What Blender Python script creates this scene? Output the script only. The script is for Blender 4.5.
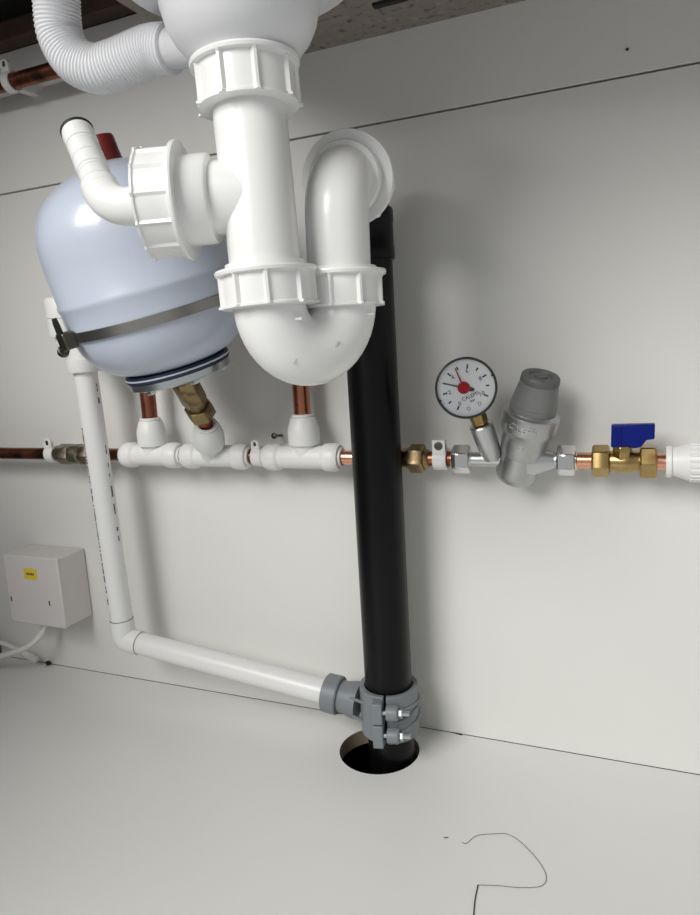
import bpy, bmesh, math, random
from mathutils import Vector as V, Matrix
random.seed(4)
for o in list(bpy.data.objects): bpy.data.objects.remove(o)
scene = bpy.context.scene
COL = scene.collection
PI = math.pi

# ------------------------------------------------------------------ camera
FPX, YAW, PIT, ROLL = 685.17, .405, .1674, -.0585
CPOS = V((0, -.7002, .4473))
_f = V((-math.sin(YAW)*math.cos(PIT), math.cos(YAW)*math.cos(PIT), -math.sin(PIT)))
_r = V((math.cos(YAW), math.sin(YAW), 0)); _u = _r.cross(_f)
CR = _r*math.cos(ROLL)+_u*math.sin(ROLL); CU = -_r*math.sin(ROLL)+_u*math.cos(ROLL); CF = _f
cd = bpy.data.cameras.new('camera'); cam = bpy.data.objects.new('camera', cd); COL.objects.link(cam)
cd.sensor_fit = 'HORIZONTAL'; cd.sensor_width = 36; cd.lens = 36*FPX/700; cd.clip_start = .01
cam.matrix_world = Matrix((( CR.x, CU.x, -CF.x, CPOS.x), (CR.y, CU.y, -CF.y, CPOS.y), (CR.z, CU.z, -CF.z, CPOS.z), (0,0,0,1)))
scene.camera = cam

# ------------------------------------------------------------------ world and light
w = bpy.data.worlds.new('room_light'); scene.world = w; w.use_nodes = True
bg = w.node_tree.nodes['Background']; bg.inputs[0].default_value = (.95, .975, 1, 1); bg.inputs[1].default_value = .37
def area(name, loc, target, size, energy, color):
    l = bpy.data.lights.new(name, 'AREA'); l.shape = 'RECTANGLE'; l.size, l.size_y = size; l.energy = energy; l.color = color
    o = bpy.data.objects.new(name, l); COL.objects.link(o); o.location = loc
    o.rotation_euler = (V(target)-V(loc)).to_track_quat('-Z', 'Y').to_euler()
    return o
area('ceiling_lamp', (-.95, -2.1, 1.62), (-.25, 0, .3), (1.25, 1.1), 50, (1, .985, .95))
vs = scene.view_settings
vs.view_transform = 'Standard'; vs.look = 'None'; vs.gamma = 1; vs.use_curve_mapping = False; vs.exposure = 0.06

# ------------------------------------------------------------------ helpers
def ray(x, y): return CF + CR*((x-350)/FPX) - CU*((y-457.5)/FPX)
def at(x, y, Y):                      # point of the view ray through a pixel on the plane of depth Y
    d = ray(x, y); return CPOS + d*((Y-CPOS.y)/d.y)
def atZ(x, y, Z):
    d = ray(x, y); return CPOS + d*((Z-CPOS.z)/d.z)
RY, RZ = -.035, .3249                 # axis of the copper run along the wall
def run(x):                           # point of the run whose image column is x
    k = (x-350)/FPX; q = CR - CF*k; A = V((0, RY, RZ)) - CPOS
    return V((-(A.dot(q))/q.x, RY, RZ))
def perp(D):
    D = D.normalized(); a = V((0,0,1)) if abs(D.z) < .9 else V((0,1,0))
    u = a.cross(D).normalized(); return u, D.cross(u).normalized()

UP = V((0, 0, 1))
class MB:
    def __init__(s): s.v = []; s.f = []; s.m = []
    def lathe(s, A, D, prof, seg=32, rf=None, start=None):
        A = V(A); D = V(D).normalized(); u, w = perp(D)
        if start is not None:
            u = (V(start)-D*V(start).dot(D)).normalized(); w = D.cross(u)
        b = len(s.v); n = len(prof)
        for i, (r, h) in enumerate(prof):
            for k in range(seg):
                t = 2*PI*k/seg; rr = max(r, 1e-5) + (rf(t, i) if rf else 0)
                s.v.append(A + D*h + u*(rr*math.cos(t)) + w*(rr*math.sin(t)))
        for i in range(n-1):
            for k in range(seg):
                k2 = (k+1) % seg
                s.f.append((b+i*seg+k, b+i*seg+k2, b+(i+1)*seg+k2, b+(i+1)*seg+k))
        if prof[0][0] > 1e-4 and prof[0] != prof[-1]: s.f.append(tuple(b+k for k in range(seg))[::-1])
        if prof[-1][0] > 1e-4 and prof[0] != prof[-1]: s.f.append(tuple(b+(n-1)*seg+k for k in range(seg)))
        return s
    def rod(s, A, B, r, seg=24): 
        A, B = V(A), V(B); return s.lathe(A, B-A, [(r, 0), (r, (B-A).length)], seg)
    def ring(s, A, D, ri, ro, h, seg=40, bev=.0006):
        p = [(ri, 0), (ro-bev, 0), (ro, bev), (ro, h-bev), (ro-bev, h), (ri, h), (ri, 0)]
        return s.lathe(A, D, p, seg)
    def tube(s, pts, r, seg=16, caps=True):
        pts = [V(p) for p in pts]; n = len(pts); b = len(s.v); u = None
        for i in range(n):
            T = (pts[min(i+1, n-1)]-pts[max(i-1, 0)]).normalized()
            if u is None: u, _ = perp(T)
            u = (u - T*u.dot(T)).normalized(); w = T.cross(u); rr = r[i] if isinstance(r, (list, tuple)) else r
            for k in range(seg):
                t = 2*PI*k/seg; s.v.append(pts[i] + u*(rr*math.cos(t)) + w*(rr*math.sin(t)))
        for i in range(n-1):
            for k in range(seg):
                k2 = (k+1) % seg; s.f.append((b+i*seg+k, b+i*seg+k2, b+(i+1)*seg+k2, b+(i+1)*seg+k))
        if caps:
            s.f.append(tuple(b+k for k in range(seg))[::-1]); s.f.append(tuple(b+(n-1)*seg+k for k in range(seg)))
        return s
    def box(s, c, h, ax=None):
        c = V(c); ax = ax or (V((1,0,0)), V((0,1,0)), V((0,0,1))); b = len(s.v)
        for i in (-1, 1):
            for j in (-1, 1):
                for k in (-1, 1): s.v.append(c + ax[0]*(i*h[0]) + ax[1]*(j*h[1]) + ax[2]*(k*h[2]))
        for q in ((0,1,3,2), (4,6,7,5), (0,4,5,1), (2,3,7,6), (0,2,6,4), (1,5,7,3)): s.f.append(tuple(b+i for i in q))
        return s
    def prism(s, poly, O, ux, uy, dv):
        b = len(s.v); n = len(poly)
        for q in (0, 1):
            for (x, y) in poly: s.v.append(V(O) + ux*x + uy*y + dv*q)
        s.f.append(tuple(b+i for i in range(n))[::-1]); s.f.append(tuple(b+n+i for i in range(n)))
        for i in range(n): j = (i+1) % n; s.f.append((b+i, b+j, b+n+j, b+n+i))
        return s
    def hexa(s, A, D, af, h, rot=0):             # hexagon nut with chamfered ends, af = half width across flats
        A = V(A); D = V(D).normalized(); R = af/math.cos(PI/6); c = h*.12; u, w = perp(D); b = len(s.v)
        rows = ((R*.9, 0), (R, c), (R, h-c), (R*.9, h))
        for r, hh in rows:
            for k in range(6):
                t = PI/3*k+rot; s.v.append(A + D*hh + u*(r*math.cos(t)) + w*(r*math.sin(t)))
        for i in range(3):
            for k in range(6): k2 = (k+1) % 6; s.f.append((b+i*6+k, b+i*6+k2, b+i*6+6+k2, b+i*6+6+k))
        s.f.append(tuple(b+k for k in range(6))[::-1]); s.f.append(tuple(b+18+k for k in range(6)))
        return s
    def build(s, name, mat, parent=None, bevel=0, ang=38, origin=None, sub=0):
        base = V((0,0,0))
        p = parent
        if p is not None:
            while p is not None: base = base + p.location; p = p.parent
            off = base
        else:
            if origin is None:
                lo = [min(v[i] for v in s.v) for i in range(3)]; hi = [max(v[i] for v in s.v) for i in range(3)]
                origin = V(((lo[0]+hi[0])/2, (lo[1]+hi[1])/2, lo[2]))
            off = V(origin)
        me = bpy.data.meshes.new(name); me.from_pydata([v-off for v in s.v], [], s.f)
        bm = bmesh.new(); bm.from_mesh(me)
        bmesh.ops.remove_doubles(bm, verts=bm.verts, dist=1e-6)
        bmesh.ops.recalc_face_normals(bm, faces=bm.faces)
        for f in bm.faces: f.smooth = True
        for e in bm.edges:
            if len(e.link_faces) == 2 and e.calc_face_angle(0) > math.radians(ang): e.smooth = False
        bm.to_mesh(me); bm.free()
        o = bpy.data.objects.new(name, me); COL.objects.link(o); me.materials.append(mat)
        if parent is not None: o.parent = parent
        else: o.location = off
        if bevel:
            m = o.modifiers.new('bevel', 'BEVEL'); m.width = bevel; m.segments = 2; m.limit_method = 'ANGLE'; m.angle_limit = math.radians(40)
        return o
def thing(name, label, cat, loc, group=None):
    o = bpy.data.objects.new(name, None); COL.objects.link(o); o.location = loc; o.empty_display_size = .02
    o['label'] = label; o['category'] = cat
    if group: o['group'] = group
    return o
def tag(o, label, cat, group=None):
    o['label'] = label; o['category'] = cat
    if group: o['group'] = group
    return o
def struct(o, label=None):
    o['kind'] = 'structure'
    if label: o['label'] = label
    return o
def arc(A, B, C, n=10):               # quarter-ish bend: leaves A towards B, arrives at C
    A, B, C = V(A), V(B), V(C); out = []
    for i in range(n+1):
        t = i/n; k = .5523
        P1 = A.lerp(B, k); P2 = C.lerp(B, k)
        out.append(A*(1-t)**3 + P1*(3*t*(1-t)**2) + P2*(3*t*t*(1-t)) + C*t**3)
    return out
def bez(P, n=24):                     # smooth curve through points (Catmull-Rom)
    P = [V(p) for p in P]; Q = [P[0]*2-P[1]] + P + [P[-1]*2-P[-2]]; out = []
    for i in range(1, len(Q)-2):
        for j in range(n):
            t = j/n; a, b, c, d = Q[i-1], Q[i], Q[i+1], Q[i+2]
            out.append(.5*((b*2) + (c-a)*t + (a*2-b*5+c*4-d)*t*t + (b*3-a-c*3+d)*t**3))
    return out + [P[-1]]

# ------------------------------------------------------------------ materials
def mat(name, col, rough=.4, metal=0, coat=0, var=.04, scale=40, bump=0, bscale=200, rvar=0, spec=.5):
    m = bpy.data.materials.new(name); m.use_nodes = True; n = m.node_tree; p = n.nodes['Principled BSDF']
    p.inputs['Roughness'].default_value = rough; p.inputs['Metallic'].default_value = metal
    p.inputs['Coat Weight'].default_value = coat; p.inputs['Specular IOR Level'].default_value = spec
    tc = n.nodes.new('ShaderNodeTexCoord'); nz = n.nodes.new('ShaderNodeTexNoise'); nz.inputs['Scale'].default_value = scale; nz.inputs['Detail'].default_value = 4
    n.links.new(tc.outputs['Object'], nz.inputs['Vector'])
    mx = n.nodes.new('ShaderNodeMix'); mx.data_type = 'RGBA'
    mx.inputs['A'].default_value = (*[c*(1-var) for c in col], 1); mx.inputs['B'].default_value = (*[min(1, c*(1+var)) for c in col], 1)
    n.links.new(nz.outputs['Fac'], mx.inputs['Factor']); n.links.new(mx.outputs['Result'], p.inputs['Base Color'])
    if rvar:
        mr = n.nodes.new('ShaderNodeMapRange'); mr.inputs[1].default_value = .3; mr.inputs[2].default_value = .7
        mr.inputs[3].default_value = rough-rvar; mr.inputs[4].default_value = rough+rvar
        n.links.new(nz.outputs['Fac'], mr.inputs[0]); n.links.new(mr.outputs[0], p.inputs['Roughness'])
    if bump:
        b = n.nodes.new('ShaderNodeBump'); b.inputs['Strength'].default_value = bump; b.inputs['Distance'].default_value = .001
        n2 = n.nodes.new('ShaderNodeTexNoise'); n2.inputs['Scale'].default_value = bscale; n2.inputs['Detail'].default_value = 3
        n.links.new(tc.outputs['Object'], n2.inputs['Vector']); n.links.new(n2.outputs['Fac'], b.inputs['Height']); n.links.new(b.outputs[0], p.inputs['Normal'])
    return m
def tint(m, col, lo, hi, scale, detail=5):        # add a second, patchy colour (tarnish, dirt)
    n = m.node_tree; p = n.nodes['Principled BSDF']; src = p.inputs['Base Color'].links[0].from_socket
    tc = n.nodes.new('ShaderNodeTexCoord'); nz = n.nodes.new('ShaderNodeTexNoise'); nz.inputs['Scale'].default_value = scale; nz.inputs['Detail'].default_value = detail
    n.links.new(tc.outputs['Object'], nz.inputs['Vector'])
    mr = n.nodes.new('ShaderNodeMapRange'); mr.inputs[1].default_value = lo; mr.inputs[2].default_value = hi; n.links.new(nz.outputs['Fac'], mr.inputs[0])
    mx = n.nodes.new('ShaderNodeMix'); mx.data_type = 'RGBA'; n.links.new(mr.outputs[0], mx.inputs['Factor']); n.links.new(src, mx.inputs['A'])
    mx.inputs['B'].default_value = (*col, 1); n.links.new(mx.outputs['Result'], p.inputs['Base Color'])
    return m
MEL = mat('white_melamine', (.76, .755, .725), .42, var=.015, scale=6, bump=.06, bscale=500)
MELF = mat('white_melamine_floor', (.78, .78, .76), .38, var=.015, scale=6, bump=.06, bscale=500)
SIDE = mat('grey_side_board', (.12, .115, .11), .6)
DARK = mat('dark_void', (.02, .016, .013), .8)
CHIP = mat('raw_chipboard', (.30, .265, .23), .85, var=.16, scale=90, bump=.6, bscale=160)
tint(CHIP, (.12, .09, .07), .56, .70, 130); tint(CHIP, (.42, .37, .32), .60, .72, 60)
TIMB = mat('dark_timber', (.085, .05, .035), .7, var=.5, scale=30)
EDGE = mat('board_core', (.32, .25, .18), .8, var=.2, scale=120)
TRAP = mat('white_trap_plastic', (.86, .86, .845), .26, var=.01)
BOWL = mat('pale_grey_plastic', (.76, .765, .78), .42, var=.015)
HOSE = mat('white_hose_plastic', (.84, .845, .87), .4, var=.02)
PUSH = mat('white_fitting_plastic', (.80, .80, .785), .42, var=.02)
CLIPM = mat('white_clip_plastic', (.80, .79, .77), .4, var=.02)
VESS = mat('pale_blue_enamel', (.57, .625, .735), .30, coat=.3, var=.01, scale=8)
NAVY = mat('navy_rubber', (.02, .035, .09), .5)
ZINC = mat('zinc_plate', (.62, .66, .66), .32, metal=1, var=.08)
STEEL = mat('dull_band_steel', (.40, .38, .35), .35, metal=1, var=.12)
DSTEEL = mat('dark_clip_steel', (.13, .12, .10), .4, metal=1, var=.2)
RED = mat('red_plastic', (.17, .015, .012), .45)
BLK = mat('black_pipe_plastic', (.003, .003, .0035), .30, var=.05, spec=.22)
BLKR = mat('black_rubber', (.012, .012, .012), .6)
GREY = mat('grey_boss_plastic', (.20, .22, .235), .45, var=.03)
COPD = tint(mat('tarnished_copper', (.33, .125, .075), .36, metal=1, var=.15, scale=60, rvar=.08), (.12, .055, .035), .50, .66, 45)
COPB = mat('bright_copper', (.82, .42, .28), .24, metal=1, var=.10, scale=80, rvar=.06)
BRS = tint(mat('brass', (.46, .33, .14), .30, metal=1, var=.10, scale=60), (.32, .19, .07), .56, .7, 60)
BRSD = tint(mat('dull_brass', (.34, .25, .13), .42, metal=1, var=.15, scale=60), (.16, .12, .07), .5, .65, 70)
BRSG = tint(mat('grey_tarnished_brass', (.34, .31, .24), .42, metal=1, var=.15, scale=90), (.16, .12, .08), .5, .65, 70)
CHR = mat('chrome_nut_metal', (.80, .80, .78), .10, metal=1, var=.03)
NIK = mat('satin_nickel', (.62, .63, .63), .34, metal=1, var=.05, scale=150)
PRVM = mat('sandblast_nickel', (.50, .51, .505), .36, metal=.92, var=.04, scale=150, bump=.15, bscale=900)
PRVC = mat('grey_cap_plastic', (.20, .205, .20), .45, var=.04)
PRVT = mat('dark_cap_plastic', (.12, .125, .12), .5, var=.05)
SCUF = mat('grey_scuff', (.45, .45, .44), .6)
DIAL = mat('dial_white', (.80, .81, .83), .35, var=.01)
BEZ = mat('dark_bezel', (.045, .05, .05), .3, var=.1)
REDN = mat('red_needle', (.36, .002, .010), .45, spec=.15)
INK = mat('black_ink', (.015, .015, .015), .5)
BLUE = mat('blue_lever_plastic', (.002, .010, .17), .38, var=.04, spec=.2)
BOXM = mat('box_plastic', (.66, .63, .62), .42, var=.01)
YEL = mat('yellow_label', (.75, .58, .03), .5)
CABM = mat('white_cable', (.72, .71, .68), .45)
# white waste pipe with faint printed writing that runs along it
PIPEW = mat('white_waste_pipe', (.80, .80, .79), .32, var=.02)
def lens_glass():
    m = bpy.data.materials.new('gauge_glass'); m.use_nodes = True; n = m.node_tree; n.nodes.clear()
    o = n.nodes.new('ShaderNodeOutputMaterial'); t = n.nodes.new('ShaderNodeBsdfTransparent'); g = n.nodes.new('ShaderNodeBsdfGlossy')
    g.inputs['Roughness'].default_value = .05; mx = n.nodes.new('ShaderNodeMixShader'); mx.inputs[0].default_value = .03
    n.links.new(t.outputs[0], mx.inputs[1]); n.links.new(g.outputs[0], mx.inputs[2]); n.links.new(mx.outputs[0], o.inputs[0]); return m
GLASS = lens_glass()

def lettering(txt, O, ux, uy, size, m, parent, depth=.0003, name='lettering'):
    cu = bpy.data.curves.new('text', 'FONT'); cu.body = txt; cu.size = size; cu.align_x = 'CENTER'; cu.align_y = 'CENTER'; cu.extrude = depth; cu.resolution_u = 2
    t = bpy.data.objects.new('text', cu); COL.objects.link(t)
    dg = bpy.context.evaluated_depsgraph_get(); me = bpy.data.meshes.new_from_object(t.evaluated_get(dg))
    bpy.data.objects.remove(t); bpy.data.curves.remove(cu)
    ux = V(ux).normalized(); uz = ux.cross(V(uy)).normalized(); uy = uz.cross(ux)
    base = V((0,0,0)); p = parent
    while p is not None: base = base + p.location; p = p.parent
    for v in me.vertices:
        c = v.co.copy(); v.co = V(O) + ux*c.x + uy*c.y + uz*c.z - base
    me.materials.clear(); me.materials.append(m); me.name = name
    o = bpy.data.objects.new(name, me); COL.objects.link(o); o.parent = parent
    return o

# ================================================================== the setting
ZS, ZT, ZC = .6636, .8278, .7439      # board joint, top edge of the wall boards, worktop underside
XL, XR = -.98, .62
wall = MB().box(((XL+XR)/2, .022, .46), ((XR-XL)/2, .006, .48)).build('wall_back', DARK)
struct(wall, 'white cabinet back wall of two boards with a dark joint')
for z0, z1 in ((.0003, ZS-.0009), (ZS+.0009, ZT)):
    MB().box(((XL+XR)/2, .008, (z0+z1)/2), ((XR-XL)/2, .008, (z1-z0)/2)).build('wall_panel', MEL, wall, bevel=.0006)
HOLE = V((-.2614, -.0559, 0)); HR = .0443
# floor board with a round hole
def floor_board():
    m = MB(); y0, y1 = -.80, -.0003; n = 64; z = (0, -.018)
    cx, cy = HOLE.x, HOLE.y; B = []
    for k in range(n):
        t = 2*PI*k/n; dx, dy = math.cos(t), math.sin(t); s = 1e9
        if dx > 1e-9: s = min(s, .08/dx)
        if dx < -1e-9: s = min(s, -.08/dx)
        if dy > 1e-9: s = min(s, (y1-cy)/dy)
        if dy < -1e-9: s = min(s, -.08/dy)
        B.append((cx+dx*s, cy+dy*s))
    for zz in z:
        for k in range(n): t = 2*PI*k/n; m.v.append(V((cx+HR*math.cos(t), cy+HR*math.sin(t), zz)))
        for (x, y) in B: m.v.append(V((x, y, zz)))
    for k in range(n):
        k2 = (k+1) % n
        m.f.append((k, k2, n+k2, n+k)); m.f.append((2*n+k, 3*n+k, 3*n+k2, 2*n+k2)); m.f.append((k, 2*n+k, 2*n+k2, k2))
    # rest of the board around the square patch
    xa, xb, ya = cx-.08, cx+.08, cy-.08
    def slab(x0, x1, ylo, yhi):
        b = len(m.v)
        for zz in z:
            for q in ((x0, ylo), (x1, ylo), (x1, yhi), (x0, yhi)): m.v.append(V((q[0], q[1], zz)))
        m.f.append((b, b+1, b+2, b+3)); m.f.append((b+7, b+6, b+5, b+4))
        for i in range(4): j = (i+1) % 4; m.f.append((b+i, b+4+i, b+4+j, b+j))
    slab(XL, xa, y0, y1); slab(xb, XR, y0, y1); slab(xa, xb, y0, ya)
    return m
fl = floor_board().build('floor', MELF, origin=(0, -.4, 0)); struct(fl, 'white cabinet base board with a round pipe hole')
hw = MB().lathe(HOLE+V((0,0,-.0005)), (0,0,-1), [(HR-.0002, 0), (HR-.0002, .0175)], 48)
hw.f = hw.f[:48]; hw.build('hole_edge', EDGE, fl)
sub = MB().box((-.18, -.4, -.125), (.8, .42, .005)).build('floor_below', DARK); struct(sub, 'dark ground added under the cabinet base to keep its hole dark')
for i, (c, h) in enumerate((((-.18, -.79, -.069), (.8, .006, .0505)), ((-.18, .012, -.069), (.8, .006, .0505)), ((XL, -.39, -.069), (.006, .39, .0505)), ((XR, -.39, -.069), (.006, .39, .0505)))):  # added dark enclosure, keeps light out from beneath the pipe hole
    struct(MB().box(c, h).build('trim_%d' % (i+5), DARK), 'unseen dark board added to close off light under the base')
sd = MB().box((-.912, -.305, .44), (.009, .304, .439)).build('wall_left', SIDE); struct(sd, 'unseen cabinet side board, sized to shade the left corner')  # out of view; height and depth set by the shade on the corner
dd = V((math.sin(.44), -math.cos(.44), 0)); dn = V((dd.y, -dd.x, 0)); dc = V((-.908, -.615, .36))+dd*.195
dr = MB().box(dc, (.194, .009, .38), (dd, dn, UP)).build('door_shade_1', SIDE, bevel=.001); struct(dr, 'unseen door panel added at the left front to shade the corner')  # added out of view to block light from the low left corner
hc = dc+dd*.16+UP*.2
MB().tube([hc+dn*.009, hc+dn*.03, hc+dn*.03-UP*.12, hc+dn*.009-UP*.12], .005, 10).build('shade_door_handle', ZINC, dr)  # handle of the added shading door
# worktop: raw chipboard underside on the right, cut away around the sink on the left
XC = atZ(135, 12, ZC).x
wt = MB().box(((XC+XR)/2, -.224, ZC+.019), ((XR-XC)/2, .224, .019)).build('ceiling', CHIP); struct(wt, 'raw chipboard underside of the worktop')
wv = MB().box(((-.98+XC)/2, -.262, .905), ((XC+.98)/2, .262, .012)).build('trim_1', TIMB); struct(wv, 'dark underside above the worktop cut-out')
XL = -.902
b1 = MB().box(((XL+XC)/2-.002, -.012, ZT+.011), ((XC-XL)/2-.004, .012, .0105)).build('trim_2', TIMB, bevel=.001); struct(b1, 'dark brown timber strip along the wall top')
b2 = MB().box(((XL+XC)/2-.002, -.075, .872), ((XC-XL)/2-.004, .012, .020)).build('trim_3', TIMB, bevel=.001); struct(b2, 'dark brown timber batten beneath the worktop')
b3 = MB().box(((XL+XC)/2-.002, -.15, .868), ((XC-XL)/2-.004, .022, .024)).build('trim_4', TIMB, bevel=.001); struct(b3, 'wide dark timber batten beneath the worktop')
c = atZ(390, 0, ZC)
sc_ = MB().box((c.x, c.y, ZC-.0016), (.016, .0035, .0015)).build('dark_slot_slab', BLKR, bevel=.0004)  # dark opening in the chipboard, laid on as a black slab
tag(sc_, 'small black slab standing for the dark slot in the chipboard worktop', 'slot')

# ================================================================== sink waste and overflow hose
TY, UY = -.290, -.245
T0 = at(247, 85, TY); T1 = at(268, 290, TY); TD = (T0-T1).normalized()      # tee axis, upwards
def tee_at(y):                                                              # point on tee axis at image row y
    lo, hi = -1.0, 2.0
    for _ in range(40):
        m = (lo+hi)/2; P = T0.lerp(T1, m); d = P-CPOS; yy = 457.5-FPX*d.dot(CU)/d.dot(CF)
        if yy < y: lo = m
        else: hi = m
    return T0.lerp(T1, lo)
BT = tee_at(60)                                                             # underside of the bowl
bx = V((BT.x, BT.y, BT.z)); UP = V((0,0,1))
sw = thing('sink_waste', 'pale grey rounded sink waste bowl above the white trap', 'sink waste', bx)
MB().lathe(bx-UP*.012, UP, [(.021, 0), (.026, .006), (.031, .012), (.037, .016), (.043, .023), (.047, .031), (.0495, .041), (.051, .055), (.052, .075), (.052, .082)], 56).build('bowl', BOWL, sw)
fl_ = MB().ring(bx+UP*.0475, UP, .049, .0765, .008, 64, .0015).build('flange', BOWL, sw)
sp0 = at(193, 46, -.282); sp1 = at(163, 49, -.276)
MB().lathe(sp0, sp1-sp0, [(.0125, -.004), (.0125, (sp1-sp0).length-.004), (.0115, (sp1-sp0).length)], 28).build('overflow_spigot', BOWL, sw)
# corrugated hose
hp = bez([at(171, 49, -.277), at(150, 51, -.276), at(118, 64, -.278), at(97, 69, -.28), at(75, 60, -.282), at(61, 37, -.284), at(57, 10, -.286), at(56.5, -25, -.288)], 60)
L = [0]
for i in range(1, len(hp)): L.append(L[-1]+(hp[i]-hp[i-1]).length)
HRAD = .0157; pitch = .0026; pts, rad = [], []
N = int(L[-1]/pitch*8); j = 0
for i in range(N+1):
    s = L[-1]*i/N
    while j < len(L)-2 and L[j+1] < s: j += 1
    pts.append(hp[j].lerp(hp[j+1], (s-L[j])/max(1e-9, L[j+1]-L[j])))
    rad.append(HRAD + .0005*math.sin(2*PI*s/pitch))
ho = MB().tube(pts, rad, 28).build('overflow_hose', HOSE, ang=80); tag(ho, 'white corrugated overflow hose bending up from the sink waste', 'hose')

# ================================================================== trap
tr = thing('sink_trap', 'white plastic sink trap with ribbed nuts, U bend and side inlet', 'trap', T1+UP*-.06)
def nut(A, D, R, h, parent, ribs=10, ri=None, flange=True, seg=120, phase=0.2, m=None, ribh=.9):
    """ribbed lock nut: A centre of flange end, D towards the plain end"""
    D = V(D).normalized()
    r0 = R*.90; rr = R*.975
    prof = [(ri or R*.68, 0), (R, 0), (R+.0004, .0012), (R, .0030), (r0+.0006, .0036), (r0, .0046), (r0, h-.0026), (r0+.0012, h-.0020), (r0+.0012, h-.0006), (r0-.001, h), (ri or R*.68, h)]
    def rf(t, i):
        if i in (5, 6, 7, 8, 4):
            a = ((t/(2*PI)*ribs+phase) % 1.0)
            wd = .13
            if a < wd: return (rr-r0)*ribh
        return 0
    return MB().lathe(A, D, prof, seg, rf if ribs else None).build('lock_nut', m or TRAP, parent, ang=30)
R0 = .0236
# tee body
sA = tee_at(100); sB = tee_at(268)
m = MB().lathe(tee_at(64), -TD, [(R0-.002, 0), (R0, .004), (R0, (tee_at(64)-sB).length), (R0+.001, (tee_at(64)-sB).length+.001), (R0+.001, (tee_at(64)-sB).length+.016)], 48)
BD = V((-.934, -.357, -.02)).normalized()                                    # side inlet direction
BC = tee_at(195)
m.lathe(BC, BD, [(R0*.97, 0), (R0*.97, .028), (R0+.0035, .0290), (R0+.0045, .0305), (R0+.0045, .060)], 48)
m.build('tee_body', TRAP, tr)
nut(tee_at(63), -TD, .0345, .0275, tr, 9, ri=.0225, phase=.35)
# big nut of the side inlet
nut(BC+BD*.047, BD, .0368, .0265, tr, 12, ri=.022, phase=.1, ribh=.5)
MB().lathe(BC+BD*.068, BD, [(.020, 0), (.031, .0005), (.031, .0052), (.0295, .006), (.010, .006)], 48).build('inlet_washer', TRAP, tr)
# bent hose nozzle
n0 = BC+BD*.070; n1 = n0+BD*.029
nz_end = at(77, 131, -.308); nd = (nz_end-n1).normalized()
e0 = n1-BD*.014; e1 = n1+nd*.014
MB().tube([n0]+arc(e0, n1, e1, 8)+[n1+nd*.020], .0122, 28).build('nozzle_elbow', TRAP, tr, ang=50)
ln = (nz_end-n1).length; prof = [(.0118, .014), (.0124, .0150), (.0118, .0165)]
h = .0175; k = 0
while h < ln-.004:
    q_ = random.uniform(-.0002, .0002); prof += [(.0107+q_, h), (.0102+q_, h+.0016), (.0106+q_, h+.0024)]; h += .0026
prof += [(.0104, ln-.003), (.0104, ln-.0005)]
MB().lathe(n1, nd, prof, 32).build('hose_nozzle', TRAP, tr, ang=50)
MB().lathe(n1, nd, [(.0098, ln-.0010), (.0109, ln-.0009), (.0112, ln), (.0109, ln+.0009), (.005, ln+.0009)], 32).build('blanking_cap', BLKR, tr)
# U bend
UA = at(341.5, 300, UY); UB = at(334.5, 175, UY)
UD = (UB-UA).normalized()
A = tee_at(303); B = UA
ctr = (A+B)/2; half = (A-ctr); hl = half.length
up_ = [A+TD*.022, A+TD*.010]
for i in range(25):
    t = PI*i/24; up_.append(ctr + half*math.cos(t) + V((0,0,-1))*(hl*1.2*math.sin(t)))
up_ += [B+UD*.010, B+UD*.022]
ub = MB().tube(up_, R0+.0006, 40).build('u_bend', TRAP, tr, ang=50)
def surf(x, y, path, r):               # first point of a view ray on a swept tube
    d = ray(x, y).normalized(); t = .2
    while t < 1.2:
        P = CPOS+d*t; q = min((P-c_).length for c_ in path)-r
        if q < .0004: return P
        t += max(q*.5, .0002)
    return P
for (x, y, yy) in ((297, 319, TY-.0235), (369, 314, UY-.018)):
    p = surf(x, y, up_, R0+.0006); MB().box(p, (.0040, .0012, .0009)).build('mould_lug', TRAP, ub, bevel=.0004)
for (x, y) in ((295, 361), (337, 344)):
    p = surf(x, y, up_, R0+.0006); MB().box(p, (.0004, .0004, .0022), (CR, CF, (CU+CR*.6).normalized())).build('scuff_mark', SCUF, ub)
nA = tee_at(270); nut(nA, -TD, .0335, .0245, tr, 9, ri=.0225, phase=.05)
MB().lathe(nA+TD*.0045, -TD, [(R0-.001, 0), (R0+.0030, .0004), (R0+.0030, .0045), (R0-.001, .0046)], 48).build('collar', TRAP, tr)
uN = at(339.3, 272, UY); nut(uN, -UD, .0325, .0245, tr, 9, ri=.0225, phase=.55)
MB().lathe(uN+UD*.003, -UD, [(R0-.001, 0), (R0+.0025, .0004), (R0+.0025, .003), (R0-.001, .0031)], 48).build('collar', TRAP, tr)
# outlet elbow towards the black pipe
BX, BY = -.2466, -.0559; BR = .0253
BE = V((BX, BY, .594))
Rt = .0222
od = (at(350.5, 181.0, UY+.050)-UB).normalized()
pe = [uN-UD*.004, uN]+arc(UB-UD*.030, UB, UB+od*.030, 12)+[UB+od*.050]
MB().tube(pe, Rt, 40).build('outlet_elbow', TRAP, tr, ang=60)
MB().lathe(UB, od, [(Rt-.001, .0275), (Rt+.0035, .028), (Rt+.0045, .030), (Rt+.0045, .036), (Rt-.001, .0365)], 48).build('collar', TRAP, tr)
nut(UB+od*.0375, od, .0342, .024, tr, 9, ri=.0225, ribh=.35)

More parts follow.
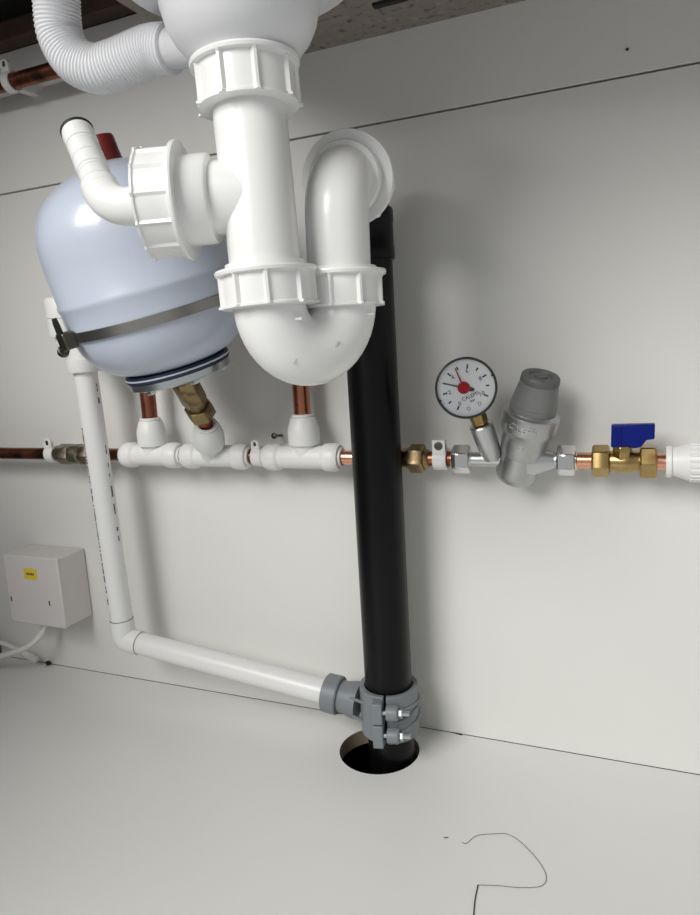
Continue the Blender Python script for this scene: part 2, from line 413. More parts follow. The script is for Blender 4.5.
# ================================================================== black waste pipe
bp = thing('waste_pipe', 'black upright waste pipe dropping into the floor hole', 'pipe', (BX, BY, 0))
MB().rod((BX, BY, -.118), (BX, BY, .545), BR, 48).build('pipe', BLK, bp)
MB().lathe((BX, BY, .5235), UP, [(BR-.001, 0), (BR+.0022, .0004), (BR+.0027, .002), (BR+.0027, .012), (BR+.0021, .013), (BR+.0021, .034), (BR+.0027, .035), (BR+.0027, .045), (BR+.002, .0475), (BR-.002, .048)], 48).build('socket', BLK, bp)
OE = UB+od*.058; bd_ = (OE+od*.03-BE).normalized()
el = arc(BE-UP*.030, BE, BE+bd_*.030, 12)
MB().tube([BE-UP*.05]+el+bez([BE+bd_*.045, OE+od*.028, OE+od*.012, OE], 5), BR-.0008, 40).build('elbow', BLK, bp, ang=60)

# ================================================================== grey strap boss
HZ0 = at(146, 645, -.064); HZ1 = at(313, 688.5, -.058); hd = (HZ1-HZ0).normalized()
BC0 = V((BX, BY, HZ1.z-.004))
sb = thing('strap_boss', 'grey plastic strap boss bolted round the black pipe foot', 'pipe clamp', (BX, BY, .015))
zb, zt = .0285, .0815
fr = (CPOS-BC0); fr.z = 0; fr.normalize()
sd_ = fr.cross(UP).normalized()                    # to the left of the viewer?
if sd_.dot(CR) > 0: sd_ = -sd_
split = (fr*math.cos(.16)+sd_*math.sin(.16)).normalized(); tang = UP.cross(split).normalized()
if tang.dot(CR) < 0: tang = -tang                   # tangent at the split, towards the right
def shell(a0, a1, r0, r1, z0, z1, n=28):
    m = MB()
    for i in range(n+1):
        t = a0+(a1-a0)*i/n; d = split*math.cos(t)+tang*math.sin(t)
        for r, z in ((r0, z0), (r1, z0), (r1, z1), (r0, z1)): m.v.append(V((BX, BY, 0))+d*r+UP*z)
    for i in range(n):
        for q in range(4): q2 = (q+1) % 4; m.f.append((i*4+q, i*4+q2, i*4+4+q2, i*4+4+q))
    m.f.append((0, 1, 2, 3)); m.f.append((n*4+3, n*4+2, n*4+1, n*4)); return m
g = .045
h1 = shell(g, PI-.03, BR+.0006, BR+.0062, zb, zt).build('strap', GREY, sb, bevel=.0008)
h2 = shell(-PI+.03, -g, BR+.0006, BR+.0062, zb, zt).build('saddle', GREY, sb, bevel=.0008)
for (z, dz) in ((.0665, .0016), (.052, .0015), (.0385, .0016)):          # raised ribs round the strap
    n = 22; m = MB(); prev = None
    pts = []
    for i in range(n+1):
        t = .30+(PI-.5)*i/n; d = split*math.cos(t)+tang*math.sin(t)
        zz = z + (.0105 if z < .06 else -.002)*math.sin(min(1, i/n*1.5)*PI*.5)*(1 if z > .045 else 1)
        pts.append(V((BX, BY, zz))+d*(BR+.0066))
    MB().tube(pts, .0019, 8).build('rib', GREY, h1, ang=60)
# ears and bolts
P0 = V((BX, BY, 0))
for z, hh in ((.0680, .0115), (.0425, .0125)):
    c = P0+split*(BR+.0105)-tang*.0072+UP*z
    MB().box(c, (.0055, .0065, hh), (tang, split, UP)).build('ear', GREY, h2, bevel=.0012)
    c = P0+split*(BR+.0112)+UP*z
    MB().lathe(c+tang*.0022, tang, [(.0078, 0), (.0082, .001), (.0082, .011), (.0070, .0125), (.002, .0125)], 24).build('ear', GREY, h1)
    bo = MB().lathe(c-tang*.0125, tang, [(.004, 0), (.004, .0005), (.0028, .0006), (.0028, .0375), (.0022, .0385)], 14).build('bolt', ZINC, sb)
    MB().hexa(c+tang*.0150, tang, .0046, .0035).build('bolt_nut', ZINC, bo)
# neck and socket to the white pipe
nk = V((BX, BY, HZ1.z+(BX-HZ1.x)*hd.z/hd.x))
S1 = HZ1 + hd*.016
MB().lathe(S1, hd, [(.0165, .010), (.0175, .012), (.0175, .024), (.0200, .034), (.0200, .040)], 36).build('neck', GREY, sb)
MB().lathe(S1, hd, [(.0148, 0), (.0200, 0), (.0212, .0012), (.0212, .0165), (.0200, .0180), (.0150, .0180)], 40).build('socket_ring', GREY, sb)
for s in (-1, 1):
    MB().tube([nk-hd*.045+UP*(.010*s)+fr*.016, nk-hd*.026+UP*(.012*s)+fr*.024, nk-hd*.014+UP*(.014*s)+fr*.030], .0017, 8).build('rib', GREY, sb)

# ================================================================== white waste pipe run
WR = .0138
w0 = at(85.2, 371, -.064); w1 = at(121.3, 618, -.064); wd = (w1-w0).normalized()
wp = thing('white_waste_pipe', 'white plastic waste pipe dropping behind the vessel and turning to the boss', 'pipe', (w1.x, w1.y, 0))
# corner = closest point of the two axes
cor = w1 + wd*((HZ0 - w1).dot(wd))
cor = V((cor.x, cor.y, HZ0.z - hd.z*((HZ0.x-cor.x)/hd.x)))
up1 = (w0-cor).normalized(); hdir = (HZ1-cor).normalized()
MB().rod(cor+up1*.018, w0+up1*.01, WR, 32).build('upright_pipe', PIPEW, wp)
MB().rod(cor+hdir*.015, S1+hdir*.012, WR, 32).build('level_pipe', PIPEW, wp)
MB().tube([cor+up1*.0265]+arc(cor+up1*.0075, cor, cor+hdir*.0075, 8)+[cor+hdir*.0245], WR+.0010, 32).build('elbow', PUSH, wp, ang=50)
for p, d in ((cor+up1*.0267, up1), (cor+hdir*.0248, hdir)):
    MB().ring(p, d, WR-.0004, WR+.0005, .0005, 32, .0001).build('pen_line', INK if d is up1 else BRSG, wp)
# printed line of writing along the pipe, too small to read: little dark dashes on the surface
vd = (CPOS-(w0+w1)/2); vd = (vd-up1*vd.dot(up1)).normalized(); sdv = up1.cross(vd).normalized()
if sdv.dot(CR) > 0: sdv = -sdv
def print_marks(a, t0, t1, n, fill, ln, name):
    mk = MB()
    d = vd*math.cos(a)+sdv*math.sin(a); q = up1.cross(d)
    for i in range(n):
        if random.random() > fill: continue
        t = t0+(t1-t0)*(i+random.random()*.4)/n
        P = w0.lerp(cor, t)+d*(WR+.00012)
        mk.box(P, (ln*random.uniform(.5, 1.2), .0002, random.uniform(.0005, .0013)), (up1, d, q))
    o = mk.build(name, INKP, wp); o['kind'] = 'stuff'
INKP = mat('faded_print', (.10, .10, .11), .6, var=.3)
print_marks(1.18, .20, .86, 95, .88, .0011, 'printed_writing')
print_marks(-.85, .05, .62, 34, .5, .0036, 'printed_writing')
# coupling and offset head above
c0 = w0+up1*.000
MB().lathe(c0, up1, [(WR-.001, -.002), (WR+.0055, -.0015), (WR+.0065, .001), (WR+.0065, .013), (WR+.0025, .016), (WR+.0025, .034), (WR, .036)], 36).build('coupling', PUSH, wp)
k0 = c0+up1*.030; k2 = at(69, 334, -.060); k3 = at(66, 300, -.060)
MB().tube(bez([k0, k0+up1*.008, k2+(k2-k3)*.25, k2], 6), WR+.0012, 28).build('offset_bend', PUSH, wp, ang=60)
kd = (k3-k2).normalized(); kl = (k3-k2).length
MB().lathe(k2, kd, [(.016, -.004), (.0215, -.0035), (.0228, 0), (.0228, kl*.42), (.0222, kl*.43), (.0222, kl*.45), (.0235, kl*.46), (.0242, kl*.98), (.0225, kl+.002), (.016, kl+.002)], 40).build('head_socket', PUSH, wp)
MB().lathe(k3, kd, [(.0165, 0), (.012, .010), (.007, .016), (.004, .018)], 28).build('inlet_cone', BOWL, wp)

# ================================================================== expansion vessel
VB = at(178.5, 367, -.117); VT = at(108, 164, -.164); VD = (VT-VB).normalized(); VL = (VT-VB).length
ve = thing('expansion_vessel', 'pale blue expansion vessel tilted behind the trap', 'vessel', VB)
R = .0885
vp = [(.030, .004), (.046, .006), (.059, .011), (.0695, .019), (.078, .029), (.0837, .041), (.087, .054), (R, .068), (R, .084)]
vp += [(R+.0012, .086), (R+.0012, .090), (R, .092), (R, .125), (R-.0008, .140), (.0865, .150), (.0828, .162), (.0765, .174), (.067, .185), (.053, .195), (.033, .203), (.018, .207), (.002, .208)]
ksc = (VL+.002)/.208
vp = [(r, h*ksc) for r, h in vp]
MB().lathe(VB, VD, vp, 72).build('shell', VESS, ve, ang=50)
MB().lathe(VB+VD*-.0015, VD, [(.030, 0), (.0525, 0), (.0535, .001), (.0535, .0028), (.046, .0036), (.0525, .0038), (.0535, .0050), (.0525, .0068), (.040, .0075)], 56).build('gasket', NAVY, ve)
MB().ring(VB+VD*.0015, VD, .040, .0542, .0016, 56, .0004).build('gasket_ring', DIAL, ve)
fg = MB().lathe(VB-VD*.0105, VD, [(.012, -.002), (.034, -.001), (.047, 0), (.0525, .0022), (.0525, .0085), (.030, .009)], 56).build('flange', ZINC, ve)
fu, fw = perp(VD)
for i in range(6):
    t = PI/3*i+.35; MB().hexa(VB-VD*.0135+(fu*math.cos(t)+fw*math.sin(t))*.0445, VD, .0042, .0045).build('bolt', ZINC, fg)
MB().lathe(VT-VD*.002, VD, [(.014, 0), (.0145, .001), (.0130, .024), (.0118, .026), (.004, .0265)], 32).build('valve_cap', RED, ve)
# band
def seg_proj(P): d = P-CPOS; return 350+FPX*d.dot(CR)/d.dot(CF), 457.5-FPX*d.dot(CU)/d.dot(CF)
tb = .295*VL
Bc = VB+VD*tb
bc = thing('band_clamp', 'dull steel worm-drive band strapped round the blue vessel', 'clamp', Bc)
MB().ring(Bc-VD*.0047, VD, R+.0003, R+.0016, .0094, 72, .0003).build('band', STEEL, bc)
vv = (CPOS-Bc); vv = (vv-VD*vv.dot(VD)).normalized(); sl = VD.cross(vv).normalized()
if sl.dot(CR) > 0: sl = -sl
cdir = (sl*math.cos(.42)+vv*math.sin(.42)).normalized(); ct = VD.cross(cdir)
if ct.dot(CR) < 0: ct = -ct
cc = Bc+cdir*(R+.0065)
hs = MB().box(cc, (.0095, .0062, .0078), (ct, cdir, VD)).build('worm_housing', DSTEEL, bc, bevel=.0018)
MB().lathe(cc-ct*.006-VD*.004+cdir*.002, (-ct-VD*.5), [(.0040, 0), (.0040, .009), (.0052, .0095), (.0054, .0145), (.0046, .0155)], 18).build('worm_screw', DSTEEL, bc)
MB().prism([(-.0032, 0), (.0034, 0), (.0024, .010), (.0004, .0165), (-.0026, .012)], cc-ct*.002+VD*.0055+cdir*.001, ct, VD, cdir*.0045).build('band_tail', BLKR, bc)

# ================================================================== copper run and its fittings
def cu(a, b, label, r=.0078, m=COPD, name='copper_pipe'):
    return tag(MB().rod(a, b, r, 24).build(name, m), label, 'pipe', 'copper pipes')
X1 = V((1, 0, 0))
def push_end(m, A, D, L0, L1, r, rb):
    """barrel of a push-fit end from distance L0 (body) to L1 (mouth)"""
    m.lathe(A, D, [(rb-.001, L0-.002), (rb, L0), (r*.96, L0+.002), (r, L0+.005), (r, L1-.008), (r*.97, L1-.004), (r*.86, L1-.0006), (r*.74, L1)], 32)
def push_tee(A, l, rgt, bd, bl, label, rb=.0128, r=.0156, rbr=.0176, rtop=.0128):
    t = thing('push_fit_tee', label, 'pipe fitting', A, 'white push-fit tees')
    m = MB().rod(A-X1*(l-.004), A+X1*(rgt-.004), rb, 32)
    push_end(m, A, -X1, l-.020, l, r, rb); push_end(m, A, X1, rgt-.020, rgt, r, rb)
    m.lathe(A, bd, [(rb, 0), (rb, bl-.036), (rbr*.97, bl-.0345), (rbr, bl-.032), (rbr, bl-.019), (rbr*.97, bl-.016), (rtop+.0012, bl-.0055), (rtop+.0004, bl-.0045), (rtop*.8, bl-.0045)], 32)
    m.build('body', PUSH, t)
    for P, D, rr in ((A-X1*l, -X1, .0105), (A+X1*rgt, X1, .0105), (A+bd*(bl-.0035), bd, rtop-.0004)):
        MB().ring(P-D*.001, D, rr*.75, rr, .0034, 32, .0008).build('collet', PUSH, t)
    return t
t1 = run(154); t2 = run(212); t3 = run(305.5)
BD1 = V((0, 0, 1)); bl1 = .047
cu(V((XL-.0005, RY, RZ)), run(64), 'tarnished copper pipe at the left wall edge, held by a clip')
cu(run(84), run(126), 'short dark copper stub between white upright pipe and first white tee')
push_tee(t1, (t1-run(124.5)).length, (run(181)-t1).length, BD1, bl1, 'white push-fit tee nearest the left, below the vessel')
b2p = at(206.5, 424.5, -.066); bd2 = (b2p-t2); bl2 = bd2.length; bd2.normalize()
push_tee(t2, (t2-run(185)).length, (run(249)-t2).length, bd2, bl2+.002, 'white push-fit tee with branch tilted towards the brass vessel coupling')
push_tee(t3, (t3-run(266)).length, (run(341)-t3).length, BD1, .049, 'white push-fit tee under the trap beside the black pipe')
cu(t1+BD1*.040, t1+BD1*.175, 'dark copper riser standing behind the vessel base', .0092)
cu(t3+BD1*.042, t3+BD1*.17, 'copper riser standing behind the white U bend', .0092, mat('riser_copper', (.45, .18, .10), .3, metal=1, var=.15, rvar=.06))
cu(run(183), run(187.5), 'thin copper piece joining the two left white tees', .0070)
cu(run(247), run(269), 'copper piece inside the clip between the white tees', .0074)
cu(run(339), run(412), 'bright copper stub passing behind the black pipe', .0076, COPB)
# riser from second tee to the vessel
vb = VB-VD*.012
cop_end = at(202, 414, -.074)
cu(t2+bd2*(bl2-.012), cop_end+(cop_end-b2p)*.3, 'short copper pipe entering the brass coupling under the vessel', .0082)
br = thing('brass_coupling', 'brass coupling joining the vessel base to the copper branch', 'pipe fitting', cop_end)
q1 = at(197, 404, -.083); dq = (vb-cop_end).normalized(); lq = (vb-cop_end).length
MB().hexa(cop_end-dq*.003, dq, .0138, .017, .2).build('nut', BRSD, br, bevel=.0008)
MB().lathe(cop_end, dq, [(.0105, .012), (.0105, .018), (.0118, .0185), (.0118, .021)], 28).build('body', BRSD, br)
MB().hexa(cop_end+dq*.019, dq, .0122, max(.012, lq-.019), .5).build('union', BRSD, br, bevel=.0008)
# left compression coupler
cl = run(75)
lc = thing('compression_coupler', 'grey tarnished compression coupler beside the left pipe clip', 'pipe fitting', run(62), 'brass compression fittings')
a, b = run(60), run(96); L_ = (b-a).length
MB().hexa(a, X1, .0118, L_*.36, .3).build('nut', BRSG, lc, bevel=.001)
MB().lathe(a, X1, [(.0105, L_*.34), (.0132, L_*.38), (.0132, L_*.60), (.0105, L_*.64)], 28).build('body', BRSG, lc)
MB().hexa(a+X1*L_*.62, X1, .0118, L_*.36, .1).build('nut', BRSG, lc, bevel=.001)
# brass connector right of the black pipe
a, b = run(397), run(429.5); L_ = (b-a).length
rc = thing('compression_connector', 'dull brass compression connector just right of the black pipe', 'pipe fitting', a, 'brass compression fittings')
MB().lathe(a, X1, [(.009, -.012), (.010, 0), (.010, L_*.3), (.0115, L_*.36), (.0115, L_*.44), (.009, L_*.46)], 28).build('body', BRSD, rc)
MB().hexa(a+X1*L_*.40, X1, .0132, L_*.46, .25).build('nut', BRSD, rc, bevel=.0009)
MB().lathe(a, X1, [(.0095, L_*.84), (.0105, L_*.88), (.0095, L_*.97), (.008, L_)], 28).build('olive_end', BRSD, rc)
cu(run(424), run(461), 'copper pipe between brass connector and chrome valve nut, in a clip', .0076)

def clip(A, wdt, label, r=.0082, square=False, lug=.0150, lean=0, lugr=.0064, m=CLIPM, axis=X1):
    """saddle clip: strap round the pipe, foot on the wall, round lug with screw above"""
    t = thing('pipe_clip', label, 'clip', V((A.x, 0, A.z)), 'white pipe clips')
    n = 20; mb = MB(); ro = r+.0030
    b = 0
    for i in range(n+1):
        tt = -PI*.62 + (PI*1.24)*i/n              # open at the wall side
        for rr in (r+.0002, ro):
            for x in (-wdt/2, wdt/2): mb.v.append(A + X1*x + V((0, -math.cos(tt), math.sin(tt)))*rr)
    for i in range(n):
        o = i*4
        for (p, q) in ((0, 1), (1, 3), (3, 2), (2, 0)): mb.f.append((o+p, o+q, o+4+q, o+4+p))
    mb.f.append((0, 2, 3, 1)); mb.f.append((n*4, n*4+1, n*4+3, n*4+2))
    mb.build('strap', m, t, bevel=.0005)
    MB().box((A.x, (A.y+r)/2+.0006, A.z), (wdt*.46, abs(A.y+r)/2-.0008, r*.75)).build('foot', m, t, bevel=.0008)
    c = A + UP*lug + V((0, -.004, 0))
    if square: MB().box(c+V((0, -.0026, -.001)), (lugr*.98, .0026, lugr)).build('lug', m, t, bevel=.0009)
    else: MB().lathe(c, V((0, -1, 0)), [(lugr*.6, 0), (lugr, 0), (lugr, .0045), (lugr*.9, .0052), (lugr*.62, .0052), (lugr*.58, .003), (.0005, .003)], 24).build('lug', m, t)
    MB().box(A+UP*(lug*.80)+V((0, -.0060, 0)), (lugr*.98, .0024, lug*.36)).build('lug_web', m, t, bevel=.0006)
    MB().lathe(c+V((0, -.0046 if square else -.0028, 0)), V((0, -1, 0)), [(lugr*.62, 0), (lugr*.60, .0014), (lugr*.2, .0018)], 16).build('screw', DSTEEL, t)
    return t
cp = run(53.5); clip(cp, .0135, 'white pipe clip on the left copper pipe beside the grey coupler')
cp = run(259.5); clip(cp, .0125, 'white pipe clip between the second and third white tees', lugr=.0052)
cp = run(441.3); clip(cp, .0140, 'white pipe clip between brass connector and chrome nut', lug=.0145, lugr=.0070, square=True)
p2 = run(259.5); 
sc2 = MB().lathe(V((p2.x+.012, -.0005, RZ+.019)), V((0, -1, .12)), [(.0016, 0), (.0016, .016), (.0034, .0175), (.0036, .0195), (.002, .0205)], 14).build('wall_screw', DSTEEL)
tag(sc2, 'small protruding screw above the clip between white tees', 'screw')

# ------------------------------------------------------------------ pressure reducing valve
PB = at(515, 478.5, -.028); PT = at(541, 376.5, -.056); PD = (PT-PB).normalized(); PL = (PT-PB).length
pv = thing('pressure_valve', 'grey pressure reducing valve with tapered cap on the copper run', 'valve', PB)
k = PL/.100
MB().lathe(PB, PD, [(q, h*k) for q, h in [(.004, -.001), (.0155, -.001), (.0182, .0012), (.0203, .006), (.0196, .018), (.0191, .0262), (.0205, .0272), (.0213, .032), (.0222, .040), (.0226, .047), (.0258, .051), (.0265, .053), (.0268, .066), (.0262, .0675), (.0235, .0685), (.0225, .0695)]], 48).build('body', PRVM, pv)
cap = MB().lathe(PB, PD, [(q, h*k) for q, h in [(.0212, .068), (.0216, .069), (.0208, .0745), (.0213, .0750), (.0176, .0950), (.0178, .0955)]], 48).build('cap', PRVC, pv)
MB().lathe(PB, PD, [(q, h*k) for q, h in [(.0176, .0948), (.0180, .0955), (.0176, .1000), (.0166, .1012), (.0110, .1012), (.0104, .1000), (.006, .1000), (.0058, .1012), (.001, .1012)]], 48).build('cap_top', PRVT, cap)
vv = (CPOS-PB); vv = (vv-PD*vv.dot(PD)).normalized(); uh = vv.cross(PD).normalized()
if uh.dot(CR) < 0: uh = -uh
# letters round the collar
for i, ch in enumerate('CALEFFI'):
    a = (i-3)*.155-.12; d = vv*math.cos(a)+uh*math.sin(a); u2 = -vv*math.sin(a)+uh*math.cos(a)
    lettering(ch, PB+PD*(.0593*k)+d*.02725, u2, PD, .0088, NIK, pv, .0004)
lettering('CE', PB+PD*(.0405*k)+vv*.0224-uh*.002, uh, PD, .006, NIK, pv, .0004)
# arms on the run
pl = run(522)
for s, xa, xb, xn0, xn1 in ((-1, 517, 462, 453.5, 470.5), (1, 522, 566, 557, 575.5)):
    A_, B_ = run(xa), run(xb)
    MB().rod(A_, B_, .0072, 28).build('arm', NIK, pv)
    n0_, n1_ = run(xn0), run(xn1)
    nn = MB().hexa(n0_, X1, .0130, (n1_-n0_).length, .52).build('union_nut', CHR, pv, bevel=.0009)
    MB().ring(n0_ if s < 0 else n1_, X1*(-1 if s < 0 else 1), .0078, .0098, .0016, 28).build('olive', COPB if s < 0 else CHR, nn)
MB().lathe(run(548)+X1*.006, -X1, [(.008, 0), (.010, .006), (.014, .016), (.017, .024)], 32).build('outlet_taper', NIK, pv)
# gauge
G = at(466, 388, -.072); gs1 = at(478.5, 418, -.055); gs2 = at(489, 447, -.043)
gd = (gs2-gs1).normalized()
MB().lathe(gs2+gd*.012, -gd, [(.0085, 0), (.0102, .008), (.0108, .020), (.0112, .030), (.0112, (gs2-gs1).length+.004), (.0100, (gs2-gs1).length+.0055)], 28).build('gauge_boss', NIK, pv)
MB().hexa(gs1+gd*.006, -gd, .0072, .0125, .1).build('gauge_stem', BRS, pv, bevel=.0006)
gn = (CPOS-G).normalized(); gn = (gn + V((.02, 0, -.03))).normalized()
GR = .0283
gg = thing('pressure_gauge', 'round white pressure gauge with red needle left of the grey valve', 'gauge', G)
gg.location = G
guz = (UP-gn*UP.dot(gn)).normalized(); gux = guz.cross(gn).normalized()
rt = math.radians(22)             # dial turned on its thread
gu = gux*math.cos(rt)+guz*math.sin(rt) ; gv = -gux*math.sin(rt)+guz*math.cos(rt)
MB().lathe(G, gn, [(.010, -.0150), (GR*.93, -.0140), (GR, -.0115), (GR, .0005), (GR+.0003, .0018), (GR-.0008, .0024), (GR-.0018, .0012), (GR-.0019, -.003)], 64).build('case', BEZ, gg)
MB().lathe(G, gn, [(.0003, -.0012), (GR-.0019, -.0012), (GR-.0019, -.003)], 64).build('dial', DIAL, gg)
MB().lathe(G, gn, [(.0003, .0006), (GR-.0019, .0006), (GR-.0019, .0001), (.0003, .0001)], 64).build('glass', GLASS, gg)
def dial_dir(v):                   # value 0..10 over 270 degrees clockwise
    a = math.radians(225-27*v); return gu*math.cos(a)+gv*math.sin(a), -gu*math.sin(a)+gv*math.cos(a)
D0 = G+gn*-.0010
tk = MB()
for i in range(0, 11):
    d, t = dial_dir(i); ln_ = .0034 if i % 2 == 0 else .0026
    tk.box(D0+d*(GR*.70), (ln_/2*1.2, .0007, .0001), (d, t, gn))
tk.build('tick_marks', INK, gg)
for i in (0, 2, 4, 6, 8, 10):
    d, t = dial_dir(i); lettering(str(i), D0+d*(GR*.55), gu, gv, .0056, INK, gg, .00008, 'numeral')
lettering('CALEFFI', D0-gv*.0088+gu*.0005, gu, gv, .0047, INK, gg, .00008)
lettering('bar', D0-gv*.0130+gu*.001, gu, gv, .0038, INK, gg, .00008)
for sx in (-1, 1): MB().ring(D0-gv*.0185+gu*(.0055*sx), gn, .0013, .0017, .0001, 16, .00002).build('stamp', INK, gg)
C0 = D0-gu*.0018+gv*.001
def needle(ang, ln_, w_, m, z, back, name):
    d = gux*math.cos(ang)+guz*math.sin(ang); t = gn.cross(d)
    MB().prism([(-back, -w_), (-back, w_), (ln_, w_*.45), (ln_, -w_*.45)], C0+gn*z, d, t, gn*.0003).build(name, m, gg)
needle(math.radians(165), .0200, .0009, INK, .0004, .004, 'black_needle')
needle(math.radians(-14), .0098, .0028, INK, .0004, -.003, 'needle_tail')
needle(math.radians(112), .0200, .0009, REDN, .0008, .003, 'red_needle')
MB().lathe(C0, gn, [(.0001, .0014), (.0042, .0014), (.0056, .0008), (.0058, 0)], 28).build('needle_hub', REDN, gg)
for a in (24, 204): 
    a = math.radians(a); MB().box(G+gn*.0021+(gux*math.cos(a)+guz*math.sin(a))*(GR-.0022), (.0009, .0009, .0006), (gux, guz, gn)).build('bezel_catch', INK, gg)

# ------------------------------------------------------------------ right hand ball valve
cu(run(573), run(596), 'bright copper stub between chrome nut and brass ball valve', .0077, COPB)
bv = thing('ball_valve', 'brass ball valve with blue lever on the copper run', 'valve', run(625))
a, b = run(592), run(609.5)
MB().hexa(a, X1, .0133, (b-a).length, .32).build('nut', BRS, bv, bevel=.001)
a, b = run(639.5), run(657)
MB().hexa(a, X1, .0140, (b-a).length, .02).build('nut', BRS, bv, bevel=.001)
a, b = run(607), run(642); L_ = (b-a).length
MB().lathe(a, X1, [(.0080, 0), (.0095, .003), (.0095, L_*.2), (.0108, L_*.3), (.0112, L_*.5), (.0108, L_*.7), (.0098, L_*.8), (.0098, L_)], 32).build('body', BRS, bv)
sx = run(622.5)
st = MB().hexa(sx+V((0, -.004, .004)), V((0, -.15, 1)), .0075, .0125, .3).build('stem', BRS, bv, bevel=.0006)
# lever: flat blue handle, thick plate with the cut lower right corner
lo = run(622.5)
def lp(x, y): p = at(x, y, -.043); return (p.x-lo.x, p.z-lo.z)
poly = [lp(*q) for q in ((611, 446.5), (611.5, 424.5), (655, 423.5), (654.6, 438.5), (646.5, 439.5), (641, 446.5), (632, 448), (630, 445.5), (614, 446.8))]
lv = MB().prism(poly, V((lo.x, -.0475, lo.z)), X1, UP, V((0, .0105, 0))).build('lever', BLUE, bv, bevel=.001)
a_ = [lp(*q) for q in ((618, 444), (618, 427), (621.5, 427), (621.5, 444))]
MB().prism(a_, V((lo.x, -.0484, lo.z)), X1, UP, V((0, .0012, 0))).build('lever_rib', BLUE, lv, bevel=.0004)
cu(run(653), run(673), 'short copper stub between ball valve and white end connector', .0077, COPB)
a = run(667); 
pc = thing('push_fit_connector', 'large white ribbed push-fit connector at the right edge', 'pipe fitting', a)
MB().lathe(a, X1, [(.008, -.001), (.0135, -.001), (.0142, .0005), (.0142, .0035), (.0125, .0040)], 40).build('collet', PUSH, pc)
def rfc(t, i): return .0009 if (i in (4, 5) and (t*22/(2*PI)) % 1 < .5) else 0
MB().lathe(a, X1, [(.0120, .003), (.0128, .006), (.0152, .013), (.0168, .0175), (.0172, .0185), (.0172, .046), (.0160, .048), (.0155, .075), (.012, .078)], 132, rfc).build('cap_body', PUSH, pc, ang=30)
cu(a+X1*.07, V((XR, RY, RZ)), 'copper pipe leaving the white connector beyond the right edge', .0077)

# ------------------------------------------------------------------ top left copper pipe with hook clip
pu = at(22, 79, RY)
px0 = V((XL, RY, pu.z)); px1 = V((at(175, 40, RY).x, RY, pu.z))
cu(px0, px1, 'dark copper pipe high on the wall behind the corrugated hose', .0088)
pc1 = at(11.5, 81, RY); pc1.z = pu.z
clip(pc1, .0105, 'white hook clip on the high copper pipe, top left corner', r=.0092, lug=.0165, lugr=.0064)

# ------------------------------------------------------------------ junction box, cables
pR = at(85.6, 549, 0); pRb = at(92.5, 613, 0)
bxR = (pR.x+pRb.x)/2; 
def Yon(x, y, X):
    d = ray(x, y); t = (X-CPOS.x)/d.x; return (CPOS+d*t)
fR = Yon(56.3, 558, bxR); dep = min(-.03, fR.y)
tl = at(5, 553, dep); br_ = at(57, 629.5, dep)
zt_ = (at(56, 557.6, dep).z+pR.z)/2; zb_ = (br_.z+pRb.z)/2; bxL = (tl.x+at(9, 623, dep).x)/2
jb = thing('junction_box', 'white plastic junction box with yellow label on the lower left wall', 'junction box', ((bxL+bxR)/2, dep/2, zb_))
MB().box(((bxL+bxR)/2, dep*.5, (zb_+zt_)/2), ((bxR-bxL)/2-.0003, -dep*.5-.0006, (zt_-zb_)/2-.0003)).build('back_box', BOXM, jb, bevel=.002)
lid = MB().box(((bxL+bxR)/2, dep*.95, (zb_+zt_)/2), ((bxR-bxL)/2, -dep*.05, (zt_-zb_)/2)).build('lid', BOXM, jb, bevel=.0015)
p = at(30.5, 574, dep)
yl = MB().box((p.x, dep-.0003, p.z), (.0115, .0003, .0075)).build('warning_label', YEL, lid)
for i in range(5): MB().box((p.x-.006+.003*i, dep-.0007, p.z), (.0011, .0001, .0015+.0004*(i % 2))).build('print_mark', INKP, yl)
for x, y in ((12, 598.5), (50, 603)):
    p = at(x, y, dep)
    MB().lathe((p.x, dep-.0001, p.z), (0, -1, 0), [(.0042, 0), (.0040, .0006), (.0005, .0006)], 18).build('screw', BOXM, lid)
    MB().box((p.x, dep-.0008, p.z), (.0009, .0003, .0034)).build('screw_slot', BLKR, lid)
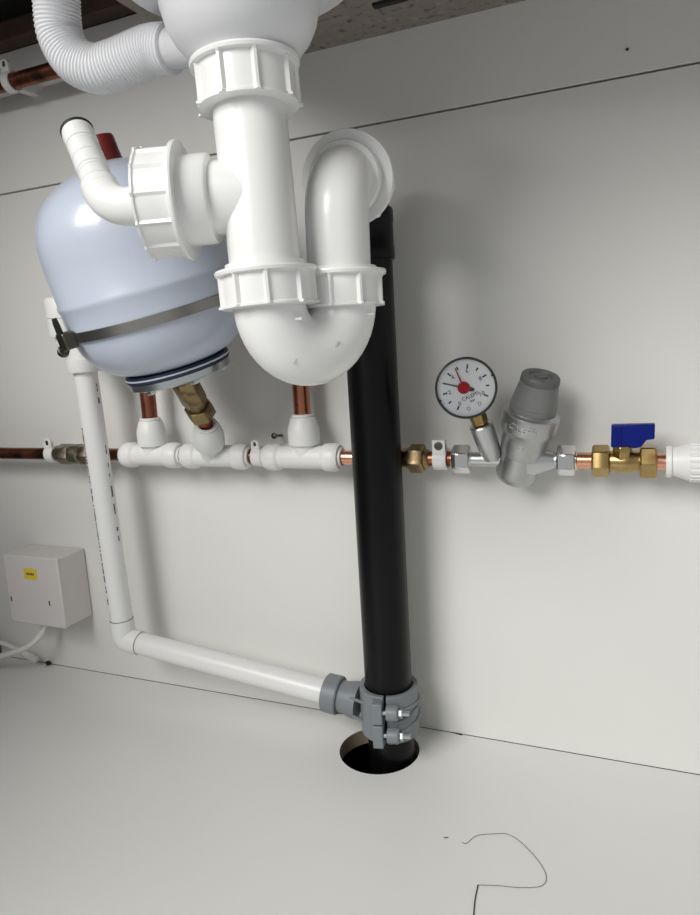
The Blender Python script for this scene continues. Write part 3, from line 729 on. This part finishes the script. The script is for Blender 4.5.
cb = MB().tube(bez([at(45, 625, -.03), at(41, 634, -.035), at(30, 645, -.045), at(14, 652, -.05), at(-8, 658, -.052), at(-40, 662, -.052)], 10), .0042, 12).build('power_cable', CABM)
tag(cb, 'white cable leaving the underside of the junction box', 'cable')
c2 = thing('flat_cable', 'white cable with end sleeve lying at the foot of the left wall', 'cable', at(20, 655, -.02))
MB().tube(bez([at(-40, 633, -.022), at(-5, 641, -.022), at(8, 645, -.02), at(22, 652, -.018), at(33, 658.5, -.016)], 10), .0040, 12).build('lead', CABM, c2)
p = at(24, 653, -.018); q = at(37, 660.5, -.014)
MB().rod(p, q, .0056, 16).build('end_sleeve', CABM, c2, bevel=.0008)
ps = atZ(50, 662, .003)
so = MB().lathe(V((ps.x, min(ps.y, -.004), .0032)), V((1, -.3, 0)), [(.0012, -.003), (.0030, -.0025), (.0032, .0015), (.0014, .002), (.0012, .007)], 12).build('loose_screw', BLKR)
tag(so, 'tiny black screw in the corner beside the white cable end', 'screw')

# ------------------------------------------------------------------ small marks
th = thing('loose_thread', 'fine dark thread curled on the cabinet base', 'thread', atZ(500, 860, 0))
def fpts(L_): return [atZ(x, y, .0005) for x, y in L_]
MB().tube(bez(fpts([(473.5, 918), (475, 900), (478, 885)]), 6), .0005, 6).build('dark_strand', INK, th)
MB().tube(bez(fpts([(478, 885), (497, 885.5), (520, 887.5), (541, 886), (546.3, 877), (540, 863), (523, 844), (508.6, 834.5), (497, 833.7), (477, 835.5), (467, 843), (462, 842.5)]), 8), .00024, 6).build('fine_strand', INKP, th)
for (x, y) in ((446, 837.5),):
    p = atZ(x, y, .0006); d = MB().box(p, (.0020, .0003, .0003), (V((.9, .4, 0)).normalized(), V((-.4, .9, 0)).normalized(), UP)).build('debris_speck', INKP); tag(d, 'tiny dark speck on the base beside the thread', 'debris')
p = at(627, 49, -.0006); d = MB().lathe((p.x, -.0002, p.z), (.2, -1, -.5), [(.0012, 0), (.0012, .002), (.0003, .0026)], 10).build('pin', INK); tag(d, 'tiny black pin in the upper wall board', 'pin')
